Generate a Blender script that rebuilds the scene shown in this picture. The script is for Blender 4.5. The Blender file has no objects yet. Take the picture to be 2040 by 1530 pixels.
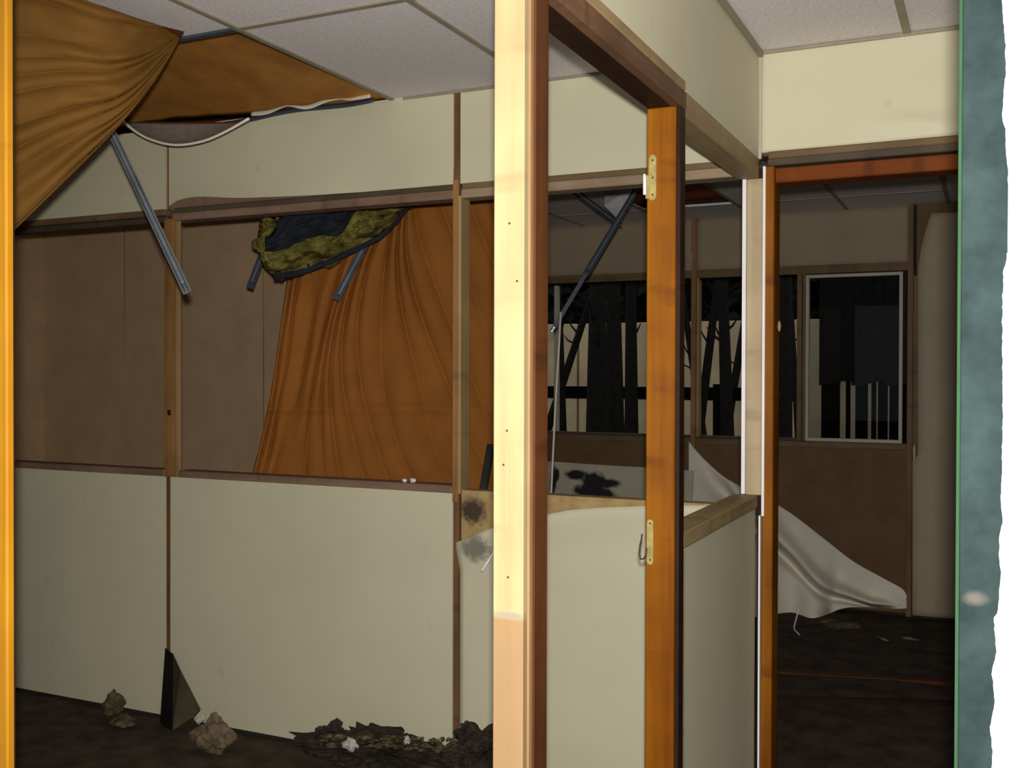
import bpy, bmesh, math, random
from mathutils import Vector, Matrix, noise as mn
random.seed(7)
scene = bpy.context.scene
C = scene.collection

# ------------------------------------------------------------------ camera
FPX = 2050.0
EYE = 1.52
YAW = math.radians(25.1); PITCH = math.atan(20/FPX); ROLL = math.radians(0.15)
cam_d = bpy.data.cameras.new('camera'); cam = bpy.data.objects.new('camera', cam_d); C.objects.link(cam)
cam_d.sensor_width = 36.0; cam_d.lens = 36.0*FPX/2040.0; cam_d.clip_start = 0.02; cam_d.clip_end = 200
RM = Matrix.Rotation(YAW, 3, 'Z') @ Matrix.Rotation(math.pi/2-PITCH, 3, 'X') @ Matrix.Rotation(ROLL, 3, 'Z')
cam.matrix_world = Matrix.Translation((0, 0, EYE)) @ RM.to_4x4()
scene.camera = cam

# ------------------------------------------------------------------ world, flash, exposure
w = bpy.data.worlds.new('world'); scene.world = w; w.use_nodes = True
w.node_tree.nodes['Background'].inputs[0].default_value = (0.92, 0.93, 1.0, 1)
w.node_tree.nodes['Background'].inputs[1].default_value = 0.38
fl = bpy.data.lights.new('camera_flash', 'SPOT'); fl.energy = 378; fl.shadow_soft_size = 0.018
fl.spot_size = math.radians(106); fl.spot_blend = 0.75
fl.color = (1.0, 0.955, 0.87)
flo = bpy.data.objects.new('camera_flash', fl); C.objects.link(flo)
flo.matrix_world = Matrix.Translation((0.012, -0.02, EYE+0.06)) @ (Matrix.Rotation(math.radians(18), 3, 'Z') @ Matrix.Rotation(math.radians(86), 3, 'X')).to_4x4()
vs = scene.view_settings
vs.view_transform = 'Standard'; vs.look = 'None'; vs.gamma = 1.0; vs.exposure = 0.0; vs.use_curve_mapping = False

# ------------------------------------------------------------------ helpers
def P(u, v, X=None, Y=None, z=None, D=None):
    """point of the place seen at (u, v) of the 2040x1530 frame, on a known plane or at a known depth"""
    d = RM @ Vector(((u-1020)/FPX, -(v-765)/FPX, -1))
    if X is not None: k = X/d.x
    elif Y is not None: k = Y/d.y
    elif z is not None: k = (z-EYE)/d.z
    else: k = D
    return Vector((d.x*k, d.y*k, EYE+d.z*k))

def sm(a, b, x):
    t = max(0.0, min(1.0, (x-a)/(b-a))); return t*t*(3-2*t)

def tag(o, label=None, cat=None, group=None, kind=None):
    if label: o['label'] = label
    if cat: o['category'] = cat
    if group: o['group'] = group
    if kind: o['kind'] = kind
    return o

def empty(name, loc=(0, 0, 0)):
    o = bpy.data.objects.new(name, None); o.empty_display_size = 0.1; o.location = loc; C.objects.link(o); return o

def link(name, bm, m, parent=None, smooth=False, base=False):
    me = bpy.data.meshes.new(name)
    bmesh.ops.recalc_face_normals(bm, faces=bm.faces[:])
    off = Vector((0, 0, 0))
    if base and parent is None:
        xs = [v.co for v in bm.verts]
        off = Vector((sum(c.x for c in xs)/len(xs), sum(c.y for c in xs)/len(xs), min(c.z for c in xs)))
        bmesh.ops.translate(bm, verts=bm.verts[:], vec=-off)
    elif parent is not None:
        off = Vector((0, 0, 0))
        q = parent
        while q is not None:
            bmesh.ops.translate(bm, verts=bm.verts[:], vec=-Vector(q.location)); q = q.parent
    bm.to_mesh(me); bm.free()
    if smooth:
        for p in me.polygons: p.use_smooth = True
    me.materials.append(m)
    o = bpy.data.objects.new(name, me); o.location = off; C.objects.link(o)
    if parent is not None: o.parent = parent
    return o

def abox(bm, x0, x1, y0, y1, z0, z1, bev=0.0):
    g = bmesh.ops.create_cube(bm, size=1.0)
    for v in g['verts']:
        v.co = Vector(((x0+x1)/2+v.co.x*(x1-x0), (y0+y1)/2+v.co.y*(y1-y0), (z0+z1)/2+v.co.z*(z1-z0)))
    if bev > 0:
        es = set(e for v in g['verts'] for e in v.link_edges)
        bmesh.ops.bevel(bm, geom=list(es), offset=bev, segments=1, affect='EDGES')

def box(name, x0, x1, y0, y1, z0, z1, m, parent=None, bev=0.0015):
    bm = bmesh.new(); abox(bm, x0, x1, y0, y1, z0, z1, bev); return link(name, bm, m, parent)

def tube_bm(bm, pts, radii, seg=8, flat=1.0):
    pts = [Vector(p) for p in pts]; rings = []
    if not isinstance(radii, (list, tuple)): radii = [radii]*len(pts)
    for i, p in enumerate(pts):
        d = (pts[min(i+1, len(pts)-1)]-pts[max(i-1, 0)]).normalized()
        a = d.orthogonal().normalized() if i == 0 else (prev - d*prev.dot(d)).normalized()
        prev = a; b = d.cross(a)
        rings.append([bm.verts.new(p+(a*math.cos(2*math.pi*k/seg)+b*flat*math.sin(2*math.pi*k/seg))*radii[i]) for k in range(seg)])
    for r0, r1 in zip(rings, rings[1:]):
        for k in range(seg): bm.faces.new((r0[k], r0[(k+1) % seg], r1[(k+1) % seg], r1[k]))
    bm.faces.new(rings[0][::-1]); bm.faces.new(rings[-1])

def bar_bm(bm, a, b, wv, hv, wd, ht):
    """box beam from a to b, wv/hv width and height directions"""
    a = Vector(a); b = Vector(b); wv = Vector(wv).normalized()*wd/2; hv = Vector(hv).normalized()*ht/2
    vs_ = [bm.verts.new(p+sx*wv+sy*hv) for p in (a, b) for sx, sy in ((-1, -1), (1, -1), (1, 1), (-1, 1))]
    for f in ((0, 1, 2, 3), (7, 6, 5, 4), (0, 4, 5, 1), (1, 5, 6, 2), (2, 6, 7, 3), (3, 7, 4, 0)):
        bm.faces.new([vs_[i] for i in f])

def grid(name, fn, nu, nv, m, parent=None, thick=0.004, keep=None, smooth=True, base=True):
    """sheet: fn(s,t)->Vector; keep(s,t)->bool drops cells; given a real thickness"""
    bm = bmesh.new()
    V = [[bm.verts.new(fn(i/nu, j/nv)) for i in range(nu+1)] for j in range(nv+1)]
    for j in range(nv):
        for i in range(nu):
            if keep is None or keep((i+.5)/nu, (j+.5)/nv):
                bm.faces.new((V[j][i], V[j][i+1], V[j+1][i+1], V[j+1][i]))
    bmesh.ops.delete(bm, geom=[v for v in bm.verts if not v.link_faces], context='VERTS')
    bmesh.ops.recalc_face_normals(bm, faces=bm.faces[:])
    bmesh.ops.solidify(bm, geom=bm.faces[:], thickness=thick)
    return link(name, bm, m, parent, smooth, base)

# ------------------------------------------------------------------ materials
def mat(name):
    m = bpy.data.materials.new(name); m.use_nodes = True
    nt = m.node_tree; b = nt.nodes['Principled BSDF']; return m, nt, b
def N(nt, t, **kw):
    n = nt.nodes.new(t)
    for k, v in kw.items(): setattr(n, k, v)
    return n
def ramp(nt, src, stops):
    r = N(nt, 'ShaderNodeValToRGB'); nt.links.new(src, r.inputs[0])
    e = r.color_ramp.elements
    e[0].position, e[0].color = stops[0][0], (*stops[0][1], 1)
    e[1].position, e[1].color = stops[-1][0], (*stops[-1][1], 1)
    for p, c in stops[1:-1]:
        q = e.new(p); q.color = (*c, 1)
    return r.outputs[0]
def noise(nt, scale=(1, 1, 1), s=5, detail=4, rough=.55, src='Object', dist=0.0):
    tc = N(nt, 'ShaderNodeTexCoord'); mp = N(nt, 'ShaderNodeMapping'); mp.inputs['Scale'].default_value = scale
    nt.links.new(tc.outputs[src], mp.inputs[0])
    n = N(nt, 'ShaderNodeTexNoise'); n.inputs['Scale'].default_value = s; n.inputs['Detail'].default_value = detail
    n.inputs['Roughness'].default_value = rough; n.inputs['Distortion'].default_value = dist
    nt.links.new(mp.outputs[0], n.inputs['Vector']); return n.outputs[0]
def bump(nt, b, h, strength=.2, dist=.002):
    n = N(nt, 'ShaderNodeBump'); n.inputs['Strength'].default_value = strength; n.inputs['Distance'].default_value = dist
    nt.links.new(h, n.inputs['Height']); nt.links.new(n.outputs[0], b.inputs['Normal'])
def mix(nt, f, a, c, mode='MIX'):
    n = N(nt, 'ShaderNodeMix', data_type='RGBA', blend_type=mode)
    if isinstance(f, float): n.inputs[0].default_value = f
    else: nt.links.new(f, n.inputs[0])
    for k, x in ((6, a), (7, c)):
        if isinstance(x, tuple): n.inputs[k].default_value = (*x, 1)
        else: nt.links.new(x, n.inputs[k])
    return n.outputs[2]

def wood(name, lo, hi, axis='z', rough=.5, grain=38, spec=.4, stain=None):
    m, nt, b = mat(name)
    sc = {'z': (1, 1, .035), 'x': (.035, 1, 1), 'y': (1, .035, 1)}[axis]
    g = noise(nt, sc, grain, 5, .6, dist=.35)
    mid = tuple((a+c)/2 for a, c in zip(lo, hi))
    col = ramp(nt, g, [(.3, lo), (.5, mid), (.72, hi)])
    g2 = noise(nt, (1, 1, 1), 3.0, 3)
    col = mix(nt, .35, col, ramp(nt, g2, [(.35, tuple(x*.62 for x in lo)), (.65, hi)]))
    kn = noise(nt, {'z': (1, 1, 3.5), 'x': (3.5, 1, 1), 'y': (1, 3.5, 1)}[axis], 4.0, 2, .5)
    kr = N(nt, 'ShaderNodeMapRange'); nt.links.new(kn, kr.inputs[0]); kr.inputs[1].default_value = .60; kr.inputs[2].default_value = .72; kr.inputs[4].default_value = .55
    col = mix(nt, kr.outputs[0], col, tuple(x*.75 for x in lo))
    if stain: col = stain(nt, col)
    nt.links.new(col, b.inputs['Base Color']); b.inputs['Roughness'].default_value = rough
    b.inputs['Specular IOR Level'].default_value = spec
    bump(nt, b, g, .25, .001); return m

def plain(name, c, rough=.6, metal=0.0, var=.25, s=6, spec=.3, bmp=.15, mott=None):
    m, nt, b = mat(name)
    n = noise(nt, (1, 1, 1), s, 5, .6)
    col = ramp(nt, n, [(.3, tuple(x*(1-var) for x in c)), (.7, tuple(min(1, x*(1+var)) for x in c))])
    if mott: col = mott(nt, col)
    nt.links.new(col, b.inputs['Base Color']); b.inputs['Roughness'].default_value = rough
    b.inputs['Metallic'].default_value = metal; b.inputs['Specular IOR Level'].default_value = spec
    if bmp: bump(nt, b, noise(nt, (1, 1, 1), s*6, 3), bmp, .002)
    return m

def posmask(nt, centre, radii, soft=.35, warp=.5, ws=18):
    """soft ragged ellipsoid around a place, for stains"""
    g = N(nt, 'ShaderNodeNewGeometry')
    s = N(nt, 'ShaderNodeVectorMath', operation='SUBTRACT'); nt.links.new(g.outputs['Position'], s.inputs[0]); s.inputs[1].default_value = centre
    d = N(nt, 'ShaderNodeVectorMath', operation='DIVIDE'); nt.links.new(s.outputs[0], d.inputs[0]); d.inputs[1].default_value = radii
    l = N(nt, 'ShaderNodeVectorMath', operation='LENGTH'); nt.links.new(d.outputs[0], l.inputs[0])
    n = N(nt, 'ShaderNodeTexNoise'); n.inputs['Scale'].default_value = ws; n.inputs['Detail'].default_value = 4
    nt.links.new(g.outputs['Position'], n.inputs['Vector'])
    a = N(nt, 'ShaderNodeMath', operation='MULTIPLY_ADD'); nt.links.new(n.outputs[0], a.inputs[0]); a.inputs[1].default_value = warp*2
    nt.links.new(l.outputs['Value'], a.inputs[2])
    r = N(nt, 'ShaderNodeMapRange'); nt.links.new(a.outputs[0], r.inputs[0])
    r.inputs[1].default_value = 1+warp+soft/2; r.inputs[2].default_value = 1+warp-soft/2
    r.inputs[3].default_value = 0; r.inputs[4].default_value = 1
    return r.outputs[0]

def zmask(nt, z, soft=.01):
    g = N(nt, 'ShaderNodeNewGeometry'); s = N(nt, 'ShaderNodeSeparateXYZ'); nt.links.new(g.outputs['Position'], s.inputs[0])
    n = N(nt, 'ShaderNodeTexNoise'); n.inputs['Scale'].default_value = 60; nt.links.new(g.outputs['Position'], n.inputs['Vector'])
    a = N(nt, 'ShaderNodeMath', operation='MULTIPLY_ADD'); nt.links.new(n.outputs[0], a.inputs[0]); a.inputs[1].default_value = .02; nt.links.new(s.outputs[2], a.inputs[2])
    r = N(nt, 'ShaderNodeMapRange'); nt.links.new(a.outputs[0], r.inputs[0])
    r.inputs[1].default_value = z+.01+soft; r.inputs[2].default_value = z+.01-soft
    r.inputs[3].default_value = 0; r.inputs[4].default_value = 1
    return r.outputs[0]

def panel_spots(nt, col):
    n = noise(nt, (1, 1, .6), 11, 2, .5)
    r = N(nt, 'ShaderNodeMapRange'); nt.links.new(n, r.inputs[0]); r.inputs[1].default_value = .70; r.inputs[2].default_value = .78; r.inputs[4].default_value = .3
    return mix(nt, r.outputs[0], col, (.36, .33, .24))

CREAM = (.62, .59, .43)
M = {}
M['cream'] = plain('cream_laminate', CREAM, .55, var=.045, s=2.0, spec=.3, bmp=.03, mott=panel_spots)
M['cream_bay3'] = plain('cream_laminate_mildew', CREAM, .55, var=.045, s=2.0, spec=.3, bmp=.03,
    mott=lambda nt, c: mix(nt, posmask(nt, P(950, 1090, Y=3.47), (.055, .1, .05), .6, .55, 55), c, (.22, .22, .17)))
M['pale_board'] = plain('grey_brown_board', (.56, .39, .24), .8, var=.10, s=4, spec=.15)
M['far_upper'] = plain('greige_board', (.355, .29, .20), .8, var=.08, s=3, spec=.15)
M['far_lower'] = plain('bare_brown_hardboard', (.17, .105, .055), .85, var=.16, s=5, spec=.1)
M['peel'] = plain('faded_greige_sheet', (.43, .37, .26), .8, var=.08, s=3, spec=.1)
M['core'] = plain('tan_fibre_core', (.40, .28, .13), .9, var=.25, s=14, spec=.1,
    mott=lambda nt, c: mix(nt, posmask(nt, P(942, 1018, Y=3.49), (.05, .1, .045), .7, .6, 60), c, (.07, .05, .035)))
M['tile'] = plain('ceiling_tile_speckle', (.78, .74, .75), .9, var=.15, s=90, spec=.1, bmp=.25)
M['tile_grey'] = plain('ceiling_tile_back', (.40, .37, .35), .9, var=.15, s=30, spec=.1)
M['tbar'] = plain('olive_grey_grid', (.30, .27, .20), .6, var=.15, s=5)
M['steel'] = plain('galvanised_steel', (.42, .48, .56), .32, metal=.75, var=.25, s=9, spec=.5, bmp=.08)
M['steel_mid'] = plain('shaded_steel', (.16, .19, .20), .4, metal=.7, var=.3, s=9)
M['steel_dark'] = plain('dull_blue_steel', (.065, .085, .12), .6, metal=.3, var=.2, s=9)
M['pine'] = wood('pale_pine', (.36, .26, .125), (.52, .41, .22), 'z', .55, 30,
    stain=lambda nt, c: mix(nt, posmask(nt, P(1012, 1226, Y=1.587), (.026, .05, .006), .6, .5, 60), mix(nt, zmask(nt, 1.105, .008), c, mix(nt, .75, c, (.27, .15, .07))), (.30, .26, .19)))
M['pine_side'] = wood('pinkish_pine', (.26, .14, .06), (.40, .24, .125), 'z', .6, 45)
M['pine_y'] = wood('pine_along_wall', (.24, .165, .075), (.42, .30, .15), 'y', .6, 30)
M['pine_far'] = wood('weathered_pine', (.38, .29, .16), (.60, .48, .30), 'z', .6, 30)
M['rail_x'] = wood('rail_brown', (.17, .10, .065), (.30, .20, .14), 'x', .6, 30)
M['rail_tan'] = wood('rail_tan', (.26, .18, .11), (.40, .30, .20), 'x', .6, 30)
M['rail_dark'] = wood('rail_groove', (.06, .042, .025), (.11, .08, .05), 'x', .7, 30)
M['rail_far'] = wood('far_rail', (.13, .08, .035), (.22, .14, .07), 'x', .7, 30)
M['stud'] = wood('orange_stud', (.22, .10, .03), (.42, .22, .08), 'z', .55, 34)
M['stud_y'] = wood('yellow_stud_side', (.30, .20, .08), (.46, .33, .15), 'z', .6, 34)
M['batten'] = wood('brown_batten', (.10, .052, .018), (.22, .12, .05), 'z', .6, 40)
M['mahogany'] = wood('red_mahogany', (.10, .018, .0), (.33, .115, .0), 'z', .5, 20, .18)
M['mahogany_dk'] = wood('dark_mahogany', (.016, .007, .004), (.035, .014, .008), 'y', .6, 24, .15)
M['mahogany_edge'] = wood('mahogany_edge', (.055, .018, .006), (.125, .044, .013), 'z', .6, 26, .15)
M['mahogany_y'] = wood('mahogany_head_face', (.09, .045, .022), (.19, .10, .055), 'y', .6, 26, .2)
M['mahogany_x'] = wood('mahogany_head', (.10, .02, .002), (.22, .055, .004), 'x', .6, 24, .15)
M['orange_wood'] = wood('varnished_orange_frame', (.36, .135, .004), (.52, .25, .012), 'z', .6, 30, .15)
M['white_bead'] = plain('white_plastic_bead', (.88, .85, .88), .4, var=.05)
M['kraft'] = plain('orange_kraft_membrane', (.175, .085, .018), .75, var=.16, s=4, spec=.1, bmp=.2)
M['kraft_red'] = plain('orange_membrane_back', (.34, .128, .026), .75, var=.14, s=4, spec=.1, bmp=.2)
M['kraft_roof'] = plain('brown_kraft_roof_lining', (.38, .17, .035), .7, var=.25, s=5, spec=.2, bmp=.3)
M['redboard'] = plain('red_brown_deck', (.38, .08, .02), .8, var=.2, s=4)
M['white_sheet'] = plain('dusty_white_vinyl', (.80, .76, .66), .7, var=.08, s=4, spec=.2)
M['brass'] = plain('aged_brass', (.52, .42, .16), .35, metal=.55, var=.25, s=40, spec=.5)
M['iron'] = plain('rusty_iron', (.07, .035, .025), .6, metal=.3, var=.3, s=30)
M['black_film'] = plain('black_film', (.016, .02, .03), .8, var=.3, s=12, spec=.15, bmp=.3)
M['wool'] = plain('yellow_glass_wool', (.16, .135, .035), .95, var=.8, s=14, spec=.05, bmp=.8)
M['dirt'] = plain('damp_dirt', (.062, .045, .034), .95, var=.45, s=9, spec=.15, bmp=.8)
M['dark_dirt'] = plain('black_humus', (.035, .027, .021), .95, var=.6, s=25, spec=.1, bmp=1)
M['moss'] = plain('mossy_plaster', (.10, .085, .045), .95, var=.7, s=25, spec=.1, bmp=1)
M['tan_chunk'] = plain('tan_fibre_chunk', (.15, .115, .075), .95, var=.55, s=20, spec=.1, bmp=.8)
M['plaster'] = plain('pale_plaster', (.42, .42, .38), .9, var=.15, s=12)
M['white_wall'] = plain('white_painted_wall', (.86, .82, .78), .7, var=.05, s=9)
M['teal'] = plain('worn_teal_paint', (.0165, .0262, .0272), .95, var=.4, s=14, spec=.0,
    mott=lambda nt, c: mix(nt, posmask(nt, P(1942, 1193, Y=1.2), (.010, .1, .006), 1.1, .5, 45), c, (.065, .062, .055)))
M['green_fringe'] = plain('green_edge_fringe', (.012, .042, .016), .9, var=.2, s=10)
M['glass_dark'] = None
m, nt, b = mat('window_glass'); M['glass'] = m
b.inputs['Base Color'].default_value = (.75, .8, .78, 1); b.inputs['Transmission Weight'].default_value = 1; b.inputs['Roughness'].default_value = .01; b.inputs['IOR'].default_value = 1.18
M['frame_grey'] = plain('grey_window_frame', (.47, .45, .37), .5, var=.08, s=8)
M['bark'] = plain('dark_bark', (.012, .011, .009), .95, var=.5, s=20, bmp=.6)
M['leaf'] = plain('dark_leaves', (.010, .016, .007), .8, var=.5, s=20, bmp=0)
M['beige'] = plain('beige_render', (.66, .52, .31), .9, var=.2, s=2)
M['black_iron'] = plain('black_railing', (.004, .005, .005), .95, var=.2, spec=.05)
M['ground'] = plain('outdoor_ground', (.06, .05, .035), .95, var=.3, s=4)
M['shard'] = plain('dark_bitumen_board', (.022, .022, .018), .8, var=.4, s=8)
M['shard_face'] = plain('olive_board_face', (.055, .045, .022), .8, var=.4, s=8)
# stained fallen board: dark blotches of mould
def blots(nt, c):
    YB = 6.42
    for (u, v, ru, rv) in ((1150, 945, .07, .035), (1186, 958, .08, .06), (1182, 976, .12, .05), (1205, 986, .09, .04),
                           (1215, 962, .08, .028), (1106, 960, .022, .10), (1112, 945, .018, .04)):
        c = mix(nt, posmask(nt, P(u, v, Y=YB), (ru, .6, rv), .5, .45, 22), c, (.018, .016, .022))
    return c
M['stained'] = plain('mould_stained_board', (.50, .47, .36), .8, var=.1, s=4, mott=blots)

# ================================================================== SETTING
YB0, YB1 = 3.48, 3.545      # back partition faces
XA0, XA1 = -.785, -.72      # side partition faces
ZC = 2.60                   # ceiling
YF = 1.20                   # outer wall front face
YFAR = 7.0
FLOOR = -.045

# floor of earth and dirt, slightly uneven
def floor_fn(s, t):
    x = -6.2+s*7.6; y = 1.0+t*6.2
    return Vector((x, y, FLOOR + .014*mn.noise(Vector((x*2.1, y*2.1, 0))) + .008*mn.noise(Vector((x*7, y*7, 3)))))
o = grid('floor', floor_fn, 130, 110, M['dirt'], thick=.03, base=False); tag(o, kind='structure')
o = box('ground', -30, 30, YFAR+.1, 40, -.25, -.15, M['ground'], bev=0); tag(o, kind='structure')

# ---- outer wall (near), with the opening the view goes through
xL = P(13, 765, Y=YF).x; xR = P(1906, 765, Y=YF).x
wf = empty('wall_front', (0, YF, 0)); tag(wf, 'white painted outer wall around the opening', kind='structure')
xw = P(1997, 765, Y=YF).x
box('wall_panel', xw+.004, 1.4, YF-.01, YF+.10, FLOOR, 3.0, M['white_wall'], wf)
box('wall_panel', -6.2, xL-.16, YF, YF+.10, FLOOR, 3.0, M['white_wall'], wf)
box('lintel', xL-.16, xw+.01, YF, YF+.10, 2.66, 3.0, M['white_wall'], wf)
# opening frame: orange jamb left, teal jamb right
df = empty('door_3', (xL, YF, 0)); tag(df, 'outer opening frame, orange varnished left jamb and worn teal right jamb', kind='structure')
tag(box('jamb', xL-.07, xL, YF, YF+.016, FLOOR, 2.66, M['orange_wood'], df, .003), 'orange varnished left jamb')
tag(box('jamb', xL-.159, xL-.008, YF+.017, YF+.024, FLOOR, 2.66, M['mahogany_dk'], df), 'inner left jamb, coloured dark for its shadow side')  # shadow side of the left jamb put into the colour
tag(box('jamb', xR+.003, xw+.02, YF+.002, YF+.06, FLOOR, 2.66, M['teal'], df), 'worn teal painted right jamb')
tag(box('fringe_strip', xR, xR+.0035, YF-.0015, YF+.03, FLOOR, 2.66, M['green_fringe'], df, .0005), 'thin green strip for the colour fringe on the teal edge')  # strip added for the green colour fringe along the jamb edge
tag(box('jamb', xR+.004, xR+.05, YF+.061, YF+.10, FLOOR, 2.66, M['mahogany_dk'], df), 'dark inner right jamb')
box('head', xL, xR+.05, YF+.01, YF+.06, 2.60, 2.66, M['teal'], df)
# ragged edge of white paint/plaster lapping over the teal jamb
prof = [(-60, 1999), (0, 1996), (90, 2003), (150, 2004), (190, 1999), (240, 1997), (255, 2003), (300, 2004), (330, 2007), (380, 2010), (385, 2016), (460, 2018),
        (470, 2010), (510, 2007), (540, 1999), (640, 1997), (700, 1997), (830, 1998), (930, 1996), (1000, 1994), (1040, 1998), (1060, 1992), (1110, 1990),
        (1140, 1994), (1220, 1988), (1230, 1980), (1300, 1985), (1340, 1976), (1400, 1982), (1450, 1972), (1500, 1978), (1600, 1970)]
bm = bmesh.new(); fr = []; bk = []
zs = []
for i in range(221):
    v = -60+1660*i/220
    for (v0, u0), (v1, u1) in zip(prof, prof[1:]):
        if v0 <= v <= v1:
            u = u0+(u1-u0)*(v-v0)/(v1-v0); break
    u += 2.2*mn.noise(Vector((v*.06, 0, 1)))+1.4*mn.noise(Vector((v*.2, 4, 1)))
    p = P(u, v, Y=YF-.004); zs.append(p)
for p in zs:
    fr.append((bm.verts.new(p), bm.verts.new(Vector((xw+.10, p.y, p.z))), bm.verts.new(p+Vector((0.001, .005, 0))), bm.verts.new(Vector((xw+.10, p.y+.005, p.z)))))
for a, c in zip(fr, fr[1:]):
    bm.faces.new((a[0], a[1], c[1], c[0])); bm.faces.new((a[2], c[2], c[3], a[3])); bm.faces.new((a[0], c[0], c[2], a[2])); bm.faces.new((a[1], a[3], c[3], c[1]))
tag(link('plaster_coat', bm, M['white_wall'], wf), 'white plaster coat with ragged edge')

# ---- side partition A (beside the door)
wa = empty('wall_side', (XA1, 2.5, 0)); tag(wa, 'side partition with half-height panel and open upper bay', kind='structure')
YJ0, YJ1 = 2.50, 2.546      # far jamb
tag(box('panel', XA0, XA1-.004, YJ1+.004, YB0-.002, FLOOR, 1.075, M['cream'], wa, .002), 'cream lower panel')
box('rail', XA0-.01, XA1+.009, YJ1, YB0-.03, 1.076, 1.118, M['pine_y'], wa, .003)
box('rail', XA0, XA1+.009, YJ1, YB0-.03, 2.172, 2.238, M['pine_y'], wa, .003)
box('rail', XA0, XA1+.010, 1.60, YJ1, 2.235, 2.262, M['pine_y'], wa, .003)
def warpA(s, t):
    y = 1.60+s*(YB0-1.60); zb = 2.262 if y < YJ1 else 2.238
    return Vector((XA1-.002+.004*mn.noise(Vector((y*1.5, t, 0))), y, zb+(ZC-zb)*t))
tag(grid('panel', warpA, 40, 8, M['cream'], wa, .004, smooth=False), 'cream panel above the door head')
box('panel', XA0, XA1-.012, 1.60, YB0, 2.262, ZC, M['cream'], wa)
# corner post + white beads
box('stud', -.752, -.700, YB0-.03, YB1, 1.118, 2.172, M['pine_far'], wa, .002)
box('bead', -.766, -.753, YB0-.034, YB0-.01, 1.12, 2.172, M['white_bead'], wa, .001)
box('bead', XA1+.022, XA1+.031, YB0-.036, YB0-.01, 1.05, 2.21, M['white_bead'], wa, .001)
box('bead', XA1+.012, XA1+.018, YB0-.030, YB0-.002, FLOOR, 1.05, M['white_bead'], wa, .001)
box('ceiling_trim', XA1, XA1+.016, 1.31, YB0, ZC-.020, ZC-.001, M['tbar'], wa)
box('corner_trim', XA1, XA1+.012, YB0-.012, YB0, 2.24, ZC-.02, M['frame_grey'], wa)
box('edge_strip', XA1-.003, XA1+.008, YJ1+.001, YJ1+.02, FLOOR, 1.07, M['pine_far'], wa)

# near pine post, a thing by itself
px0, px1 = -.779, -.722
post = empty('timber_post', (-.75, 1.6, FLOOR))
tag(post, 'tall pale pine post in the foreground, bare and reddish at its foot', 'post')
box('timber', px0, px1, 1.587, 1.606, FLOOR, ZC, M['pine'], post, .002)
tag(box('timber', px0, px1+.002, 1.608, 1.624, FLOOR, ZC, M['pine_side'], post, .002), 'pinkish second layer of the post')
for (u, v) in ((1015, 445), (1010, 858), (1003, 926), (1012, 1150), (1030, 560)):
    p = P(u, v, Y=1.587); bm = bmesh.new()
    bmesh.ops.create_cone(bm, cap_ends=True, segments=10, radius1=.0022, radius2=.0018, depth=.0022, matrix=Matrix.Translation(p) @ Matrix.Rotation(math.pi/2, 4, 'X'))
    link('nail', bm, M['iron'], post)

# door_1: mahogany frame in the side partition
d1 = empty('door_1', (XA1, 2.1, 0)); tag(d1, 'mahogany door frame without a door, behind the pine post', kind='structure')
tag(box('jamb', XA0, XA1+.002, 1.626, 1.684, FLOOR, 2.19, M['mahogany_edge'], d1, .002), 'dark brown near jamb')
jb = box('jamb', -.797, XA1-.002, YJ0, YJ1, FLOOR, 2.19, M['mahogany'], d1, .003)
tag(jb, 'glossy orange mahogany far jamb')
box('jamb_stop', XA1-.001, XA1+.010, YJ0+.002, YJ1-.001, FLOOR, 2.187, M['mahogany_dk'], d1, .001)
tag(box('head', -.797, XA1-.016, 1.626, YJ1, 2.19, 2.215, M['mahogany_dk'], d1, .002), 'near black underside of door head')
tag(box('head_casing', XA1-.015, XA1+.011, 1.626, YJ1+.004, 2.188, 2.234, M['mahogany_y'], d1, .002), 'brown casing face of door head')
def plate(parent, u0, u1, v0, v1):
    p0 = P(u0, v1, Y=YJ0-.002); p1 = P(u1, v0, Y=YJ0-.002)
    r = (p1.x-p0.x)/2; cx = (p0.x+p1.x)/2; bm = bmesh.new(); ring = []
    for k in range(9): a = math.pi*k/8; ring.append((cx+r*math.cos(a), p1.z-r+r*math.sin(a)))
    for k in range(9): a = math.pi+math.pi*k/8; ring.append((cx+r*math.cos(a), p0.z+r+r*math.sin(a)))
    f = [bm.verts.new((x, YJ0-.0045, z)) for x, z in ring]; g = [bm.verts.new((x, YJ0+.001, z)) for x, z in ring]
    bm.faces.new(f); bm.faces.new(g[::-1])
    for k in range(len(f)): bm.faces.new((f[k], g[k], g[(k+1) % len(f)], f[(k+1) % len(f)]))
    return link('hinge', bm, M['brass'], parent), cx, p0.z, p1.z, r
h1, cx, z0, z1, r = plate(d1, 1293, 1308, 308, 400)
tag(h1, 'upper brass hinge leaf')
bm = bmesh.new(); a = P(1284, 347, Y=YJ0-.004); c = P(1284, 388, Y=YJ0-.004); tube_bm(bm, [a, c], .0038, 10); link('hinge_pin_highlight', bm, M['white_bead'], h1, True)  # pin coloured white for the pale highlight on the knuckle
bm = bmesh.new(); a = P(1289, 349, Y=YJ0-.003); c = P(1289, 396, Y=YJ0-.003); abox(bm, a.x-.004, a.x+.006, YJ0-.004, YJ0+.0, c.z, a.z, .001); link('hinge_knuckle', bm, M['brass'], h1)
for zz in (z0+.014, (z0+z1)/2, z1-.014):
    bm = bmesh.new(); bmesh.ops.create_cone(bm, cap_ends=True, segments=10, radius1=.0028, radius2=.002, depth=.002, matrix=Matrix.Translation((cx, YJ0-.005, zz)) @ Matrix.Rotation(math.pi/2, 4, 'X')); link('screw', bm, M['iron'], h1)
h2, cx, z0, z1, r = plate(d1, 1289, 1302, 1035, 1124)
tag(h2, 'lower brass strike plate')
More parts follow.
